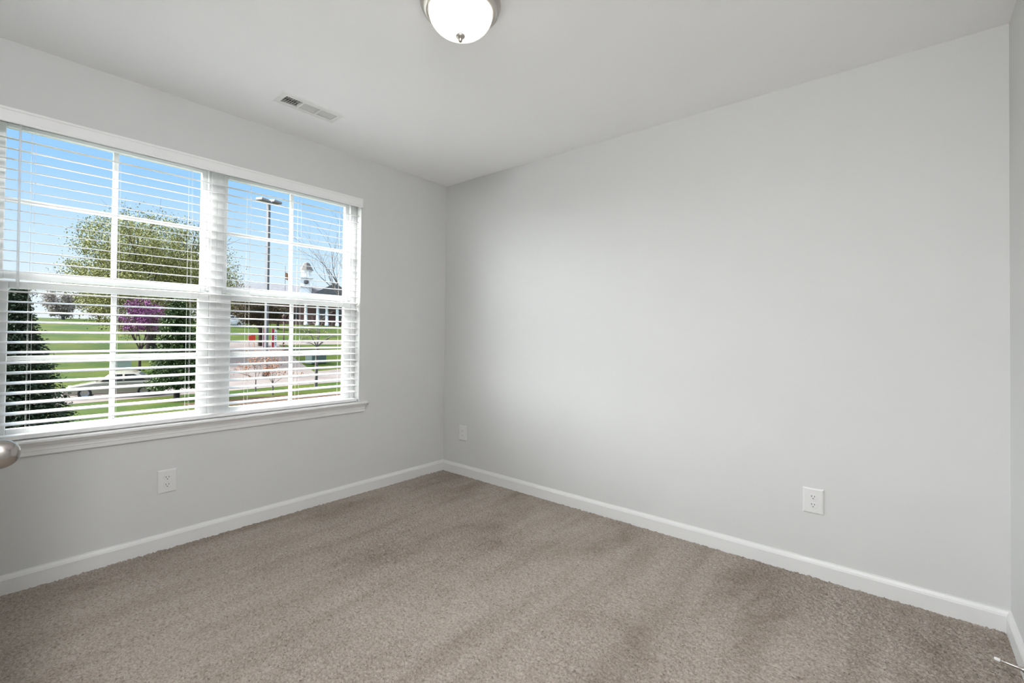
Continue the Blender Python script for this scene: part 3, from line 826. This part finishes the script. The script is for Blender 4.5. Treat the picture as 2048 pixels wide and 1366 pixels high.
# --- street lamp
LB = Vector((-38.6, 14.3, ground(-38.6)))
sl = thing('street_lamp', 'tall grey street lamp pole carrying two flat lamp heads, outside the right window', 'street lamp', LB)
PH = 15.1
R45 = Matrix.Rotation(0.42, 4, 'Z')
MB().lathe([(0, 0), (0.28, 0), (0.28, 0.5), (0.26, 0.55), (0, 0.55)], 20).build('footing', M['concrete'], sl)
MB().box((-0.115, -0.115, 0.5), (0.115, 0.115, PH), R45).build('pole', M['polegrey'], sl)
for sgn, zz in ((1, 0.15), (-1, -0.05)):
    A = MB().box((-0.06, 0.1 if sgn > 0 else -0.55, PH-0.16), (0.06, 0.55 if sgn > 0 else -0.1, PH-0.04), R45)
    arm = A.build('arm', M['lampmetal'], sl)
    hd = MB()
    y0, y1 = (0.30, 1.20) if sgn > 0 else (-1.05, -0.25)
    hd.bbox((-0.36, y0, PH-0.18+zz), (0.36, y1, PH+0.06+zz), 0.05, R45)
    hd.build('lamp_head', M['lampmetal'], arm)

# --- dark thin post lamp
pl = thing('post_lamp', 'thin maroon post with a flared foot standing on the verge by the banner flags', 'lamp post', (-53.0, 22.15, ground(-53)))
MB().lathe([(0, 0), (0.26, 0), (0.26, 0.12), (0.14, 0.3), (0.10, 0.9), (0.075, 1.0), (0.065, 3.6), (0.0, 3.6)], 14).build('post', M['rustpost'], pl)
MB().lathe([(0, 3.55), (0.10, 3.55), (0.17, 3.9), (0.20, 4.15), (0.08, 4.32), (0.0, 4.4)], 14).build('lantern', M['rustpost'], pl)

# --- feather banners
for k, (y, lab) in enumerate(((20.75, 'red and white upright banner flag on the verge, left one of the pair'), (21.75, 'red and white upright banner flag on the verge, right one of the pair'))):
    x = -54.6
    bn = thing('banner_flag', lab, 'flag', (x, y, ground(x)), 0, 'banner flags on the verge')
    MB().tube([(0, -0.3, 0), (0, -0.3, 2.55)], 0.025, 6).build('flag_pole', M['whitecloth'], bn)
    def cloth(y0, y1, za, zb, xo=0.0, t_=0.012):
        n = 8; vs = []; fs = []
        for i in range(n+1):
            q = i/n; yy = y0+(y1-y0)*q; xx = xo+0.03*math.sin(q*5+k)
            top = zb - 0.22*((yy+0.3)/0.62)**2
            vs += [(xx-t_/2, yy, za), (xx+t_/2, yy, za), (xx-t_/2, yy, top), (xx+t_/2, yy, top)]
        for i in range(n):
            a = i*4
            fs += [(a, a+4, a+6, a+2), (a+1, a+3, a+7, a+5), (a+2, a+6, a+7, a+3), (a, a+1, a+5, a+4)]
        fs += [(0, 2, 3, 1), (n*4, n*4+1, n*4+3, n*4+2)]
        return MB().add(vs, fs)
    cloth(-0.30, 0.0, 0.25, 2.5).build('red_panel', M['redcloth'], bn)
    wp = cloth(0.0, 0.32, 0.25, 2.5).build('white_panel', M['whitecloth'], bn)
    for i in range(7):
        MB().box((0.035, 0.10, 0.5+0.25*i), (0.05, 0.20, 0.6+0.25*i)).build('dark_mark', M['navy'], wp)
rs = thing('road_sign', 'small bright red sign board on a short stand beside the banner flags', 'sign', (-56.9, 20.1, ground(-56.9)))
MB().bbox((-0.02, -0.45, 0.75), (0.02, 0.42, 1.35), 0.01).bbox((-0.025, -0.1, 1.3), (0.015, 0.40, 1.5), 0.01).build('board', M['redsign'], rs)
for q in (-1, 1): MB().tube([(0, 0.3*q, 0), (0, 0.25*q, 0.8)], 0.03, 6).build('stand_leg', M['budleaf'], rs)

# --- utility cabinets
uc = thing('utility_cabinet', 'grey green metal utility cabinet on the bright grass, right window', 'utility box', (-44.0, 21.5, ground(-44.0)), 0.28)
MB().bbox((-0.5, -0.95, 0.0), (0.5, 0.95, 0.95), 0.03).build('cabinet_body', M['utility'], uc)
MB().bbox((-0.55, -1.0, 0.93), (0.55, 1.0, 1.05), 0.03).build('lid', M['utility'], uc)
ub = thing('utility_box', 'pale green utility box on the lawn just behind the beige sedan', 'utility box', (-45.2, 5.85, ground(-45.2)), 0.1)
MB().bbox((-0.35, -0.58, 0.0), (0.35, 0.58, 0.70), 0.03).bbox((-0.4, -0.42, 0.66), (0.4, 0.42, 0.80), 0.03).build('cabinet_body', M['palebox'], ub)

# --- cars
def car(name, label, loc, rotz, paint, L, Wd, Hh, belt, cabin, bumper):
    # local x = length (front at -x), side outline lofted across the width
    root = thing(name, label, 'car', loc, rotz)
    z0 = 0.20
    low = [(-L/2, z0+0.12), (-L/2+0.02, 0.55), (-L/2+0.12, 0.66), (-L/2+0.55, 0.76), (cabin[0], belt), (cabin[3], belt+0.03), (L/2-0.12, belt+0.0), (L/2-0.01, belt-0.14), (L/2, z0+0.14), (L/2-0.15, z0), (-L/2+0.18, z0)]
    def loft(prof, ys):
        vs = []; n = len(prof); fs = []
        for y, kx, kz, zc in ys:
            for x, z in prof: vs.append((x*kx, y, zc+(z-zc)*kz))
        m_ = len(ys)
        for j in range(m_-1):
            for i in range(n):
                fs.append((j*n+i, j*n+(i+1) % n, (j+1)*n+(i+1) % n, (j+1)*n+i))
        fs += [tuple(reversed(range(n))), tuple(range((m_-1)*n, m_*n))]
        return MB().add(vs, fs, True)
    w2 = Wd/2
    bo = loft(low, [(-w2, 0.965, 0.86, 0.5), (-w2*0.93, 0.99, 0.97, 0.5), (-w2*0.6, 1, 1, 0.5), (w2*0.6, 1, 1, 0.5), (w2*0.93, 0.99, 0.97, 0.5), (w2, 0.965, 0.86, 0.5)]).build('body', paint, root, bevel=0.03)
    up_ = [(cabin[0], belt-0.03), (cabin[1], Hh-0.06), (cabin[1]+0.25, Hh), (cabin[2]-0.3, Hh), (cabin[2], Hh-0.08), (cabin[3], belt)]
    loft(up_, [(-w2*0.90, 1, 1, 1), (-w2*0.74, 1, 1.0, 1), (w2*0.74, 1, 1.0, 1), (w2*0.90, 1, 1, 1)]).build('cabin', paint, root)
    sc = [(cabin[0]+0.22, belt+0.02), (cabin[1]+0.12, Hh-0.12), (cabin[2]-0.16, Hh-0.13), (cabin[3]-0.28, belt+0.04)]
    mid = (sc[1][0]+sc[2][0])/2
    for sy in (-1, 1):
        for a, b_ in ((0, 1), (1, 2)):
            if a == 0: q = [sc[0], sc[1], (mid-0.05, Hh-0.12), (mid-0.05, belt+0.03)]
            else: q = [(mid+0.05, belt+0.03), (mid+0.05, Hh-0.12), sc[2], sc[3]]
            y0, y1 = sorted((sy*w2*0.88, sy*(w2*0.905)))
            vs = [(x, y0, z) for x, z in q] + [(x, y1, z) for x, z in q]
            MB().add(vs, [(0,1,2,3), (7,6,5,4)] + [(i, (i+1) % 4, 4+(i+1) % 4, 4+i) for i in range(4)]).build('side_window', M['carglass'], root)
    # windscreen and rear glass
    for (xa, za, xb, zb, nm, o_) in ((cabin[0]+0.03, belt+0.02, cabin[1]-0.02, Hh-0.1, 'windscreen', -1), (cabin[2]+0.02, Hh-0.12, cabin[3]-0.03, belt+0.03, 'rear_window', 1)):
        vs = []
        for y in (-w2*0.78, w2*0.78):
            vs += [(xa+o_*0.02, y, za+0.02), (xb+o_*0.02, y, zb+0.02), (xb, y, zb), (xa, y, za)]
        MB().add(vs, [(0,1,5,4), (3,7,6,2), (0,4,7,3), (1,2,6,5), (0,3,2,1), (4,5,6,7)]).build(nm, M['carglass'], root)
    for sx in (-L/2+0.98, L/2-1.08):
        for sy in (-1, 1):
            T_ = Matrix.Translation((sx, sy*(w2-0.09), 0.32)) @ Matrix.Rotation(PI/2*(-sy), 4, 'X')
            wh = MB().lathe([(0.20, -0.10), (0.30, -0.10), (0.32, -0.07), (0.32, 0.07), (0.30, 0.105), (0.20, 0.105)], 28, T_, closed=True).build('wheel', M['tyre'], root)
            MB().lathe([(0, 0.075), (0.05, 0.085), (0.19, 0.095), (0.205, 0.10), (0.205, 0.0), (0, 0.0)], 20, T_).build('rim', M['hub'], wh)
    for sy in (-1, 1):
        MB().bbox((-L/2+0.02, sy*w2*0.72-0.16, 0.56), (-L/2+0.16, sy*w2*0.72+0.16, 0.66), 0.02).build('headlamp', M['hub'], root)
        MB().bbox((L/2-0.12, sy*w2*0.75-0.14, belt-0.22), (L/2-0.008, sy*w2*0.75+0.14, belt-0.06), 0.02).build('tail_lamp', M['redsign'], root)
    return root
car('beige_sedan', 'beige sedan parked on the street between the spruce and the dark evergreen', (-32.86, 3.58, G0+0.012), math.atan2(0.958, 0.288), M['carbeige'], 4.7, 1.80, 1.46, 0.92, (-0.95, -0.30, 0.95, 1.65), 0)
car('white_suv', 'white sport utility car parked far up the grassy hill, outside the right window', (-81.8, 26.0, ground(-81.8)), PI/2, M['carwhite'], 4.7, 1.9, 1.75, 1.05, (-1.05, -0.45, 1.75, 2.2), 0)

# --- brick building with cupola (local x along the facade)
BX, BY = -96.2, 44.7
fx = Vector((0.46, 0.888, 0)).normalized()
brot = math.atan2(fx.y, fx.x)
bz = 3.4
bd = thing('brick_building', 'red brick building with white columns, grey roof and a white clock cupola on the skyline', 'building', (BX, BY, bz), brot)
# local y>0 is away from the viewer
MB().box((-16, 0, -2.5), (14, 14, 4.5)).build('brick_wall', M['brick'], bd)
def gable(x0, x1, y0, y1, z0, z1, along='x', ov=0.6):
    m_ = MB()
    if along == 'x':
        yc = (y0+y1)/2
        vs = [(x0-ov, y0-ov, z0), (x1+ov, y0-ov, z0), (x1+ov, y1+ov, z0), (x0-ov, y1+ov, z0), (x0+3.5, yc, z1), (x1-3.5, yc, z1)]
        return m_.add(vs, [(0,1,5,4), (2,3,4,5), (0,4,3), (1,2,5), (0,3,2,1)])
    xc = (x0+x1)/2
    vs = [(x0-ov, y0-ov, z0), (x1+ov, y0-ov, z0), (x1+ov, y1, z0), (x0-ov, y1, z0), (xc, y0-ov, z1), (xc, y1, z1)]
    return m_.add(vs, [(0,3,5,4), (1,4,5,2), (0,4,1), (2,5,3), (0,1,2,3)])
gable(-16, 14, 0, 14, 4.5, 8.5).build('roof', M['roof'], bd)
gable(0.5, 13, -3.2, 7, 4.5, 8.4, 'y', 0.4).build('portico_roof', M['roof'], bd)
MB().box((0.6, -3.0, 3.9), (12.9, -2.6, 4.5)).build('entablature', M['whitewood'], bd)
for xx in (1.2, 3.5, 5.3, 7.4, 9.4, 11.6):
    MB().lathe([(0, -1.6), (0.40, -1.6), (0.40, -0.3), (0.32, -0.25), (0.27, 3.6), (0.38, 3.75), (0.38, 3.9), (0, 3.9)], 16, Matrix.Translation((xx, -2.8, 0))).build('column', M['whitewood'], bd)
for xx in (-13, -10, -7, -4, -1, 4.4, 8.4):
    MB().box((xx-0.6, -0.08, 0.7), (xx+0.6, 0.02, 3.2)).build('window', M['carglass'], bd)
CX, CY = 1.05, 4.5
cpo = Matrix.Translation((CX, CY, 0))
cb = MB().box((CX-1.15, CY-1.15, 5.0), (CX+1.15, CY+1.15, 10.0)).box((CX-1.4, CY-1.4, 9.9), (CX+1.4, CY+1.4, 10.2)).box((CX-1.4, CY-1.4, 8.0), (CX+1.4, CY+1.4, 8.25))
cup = cb.build('cupola', M['whitewood'], bd)
bf = MB()
for k in range(8):
    a = PI/8 + k*PI/4
    bf.tube([(CX+1.0*math.cos(a), CY+1.0*math.sin(a), 10.2), (CX+1.0*math.cos(a), CY+1.0*math.sin(a), 11.7)], 0.16, 6)
bf.lathe([(0, 11.5), (1.15, 11.5), (1.3, 11.8), (0, 11.8)], 8, cpo, False).lathe([(0, 10.2), (0.62, 10.2), (0.62, 11.6), (0, 11.6)], 8, cpo, False)
bf.build('belfry', M['whitewood'], cup)
MB().lathe([(1.45, 11.75), (1.40, 11.85), (1.0, 12.6), (0.62, 13.35), (0.25, 13.6), (0.0, 13.65)], 8, cpo, False).build('cupola_roof', M['cuproof'], cup)
MB().lathe([(0, 0), (0.52, 0), (0.52, 0.08), (0, 0.08)], 24, Matrix.Translation((CX, CY-1.15, 9.05)) @ Matrix.Rotation(PI/2, 4, 'X')).build('round_louvre', M['louvre'], cup)
MB().lathe([(0, 0), (0.52, 0), (0.52, 0.08), (0, 0.08)], 24, Matrix.Translation((CX-1.15, CY, 9.05)) @ Matrix.Rotation(-PI/2, 4, 'Y')).build('round_louvre', M['louvre'], cup)

fp = thing('flagpole', 'slim flagpole with a small orange red flag, left of the cupola on the skyline', 'flagpole', (-90.5, 38.9, ground(-90.5)))
MB().tube([(0, 0, 0), (0, 0, 11.7)], [0.06, 0.04], 6).build('pole', M['polegrey'], fp)
n = 10; vs = []; fs = []
for i in range(n+1):
    q = i/n
    for dx in (-0.01, 0.01):
        vs += [(0.12*math.sin(4*q)+dx, 0.05+0.55*q, 9.0-0.15*q), (0.12*math.sin(4*q)+dx, 0.05+0.55*q, 10.4-0.25*q)]
for i in range(n):
    a = 4*i
    fs += [(a, a+4, a+5, a+1), (a+2, a+3, a+7, a+6), (a+1, a+5, a+7, a+3), (a, a+2, a+6, a+4)]
fs += [(0, 1, 3, 2), (4*n, 4*n+2, 4*n+3, 4*n+1)]
MB().add(vs, fs).build('flag', M['budleaf'], fp)
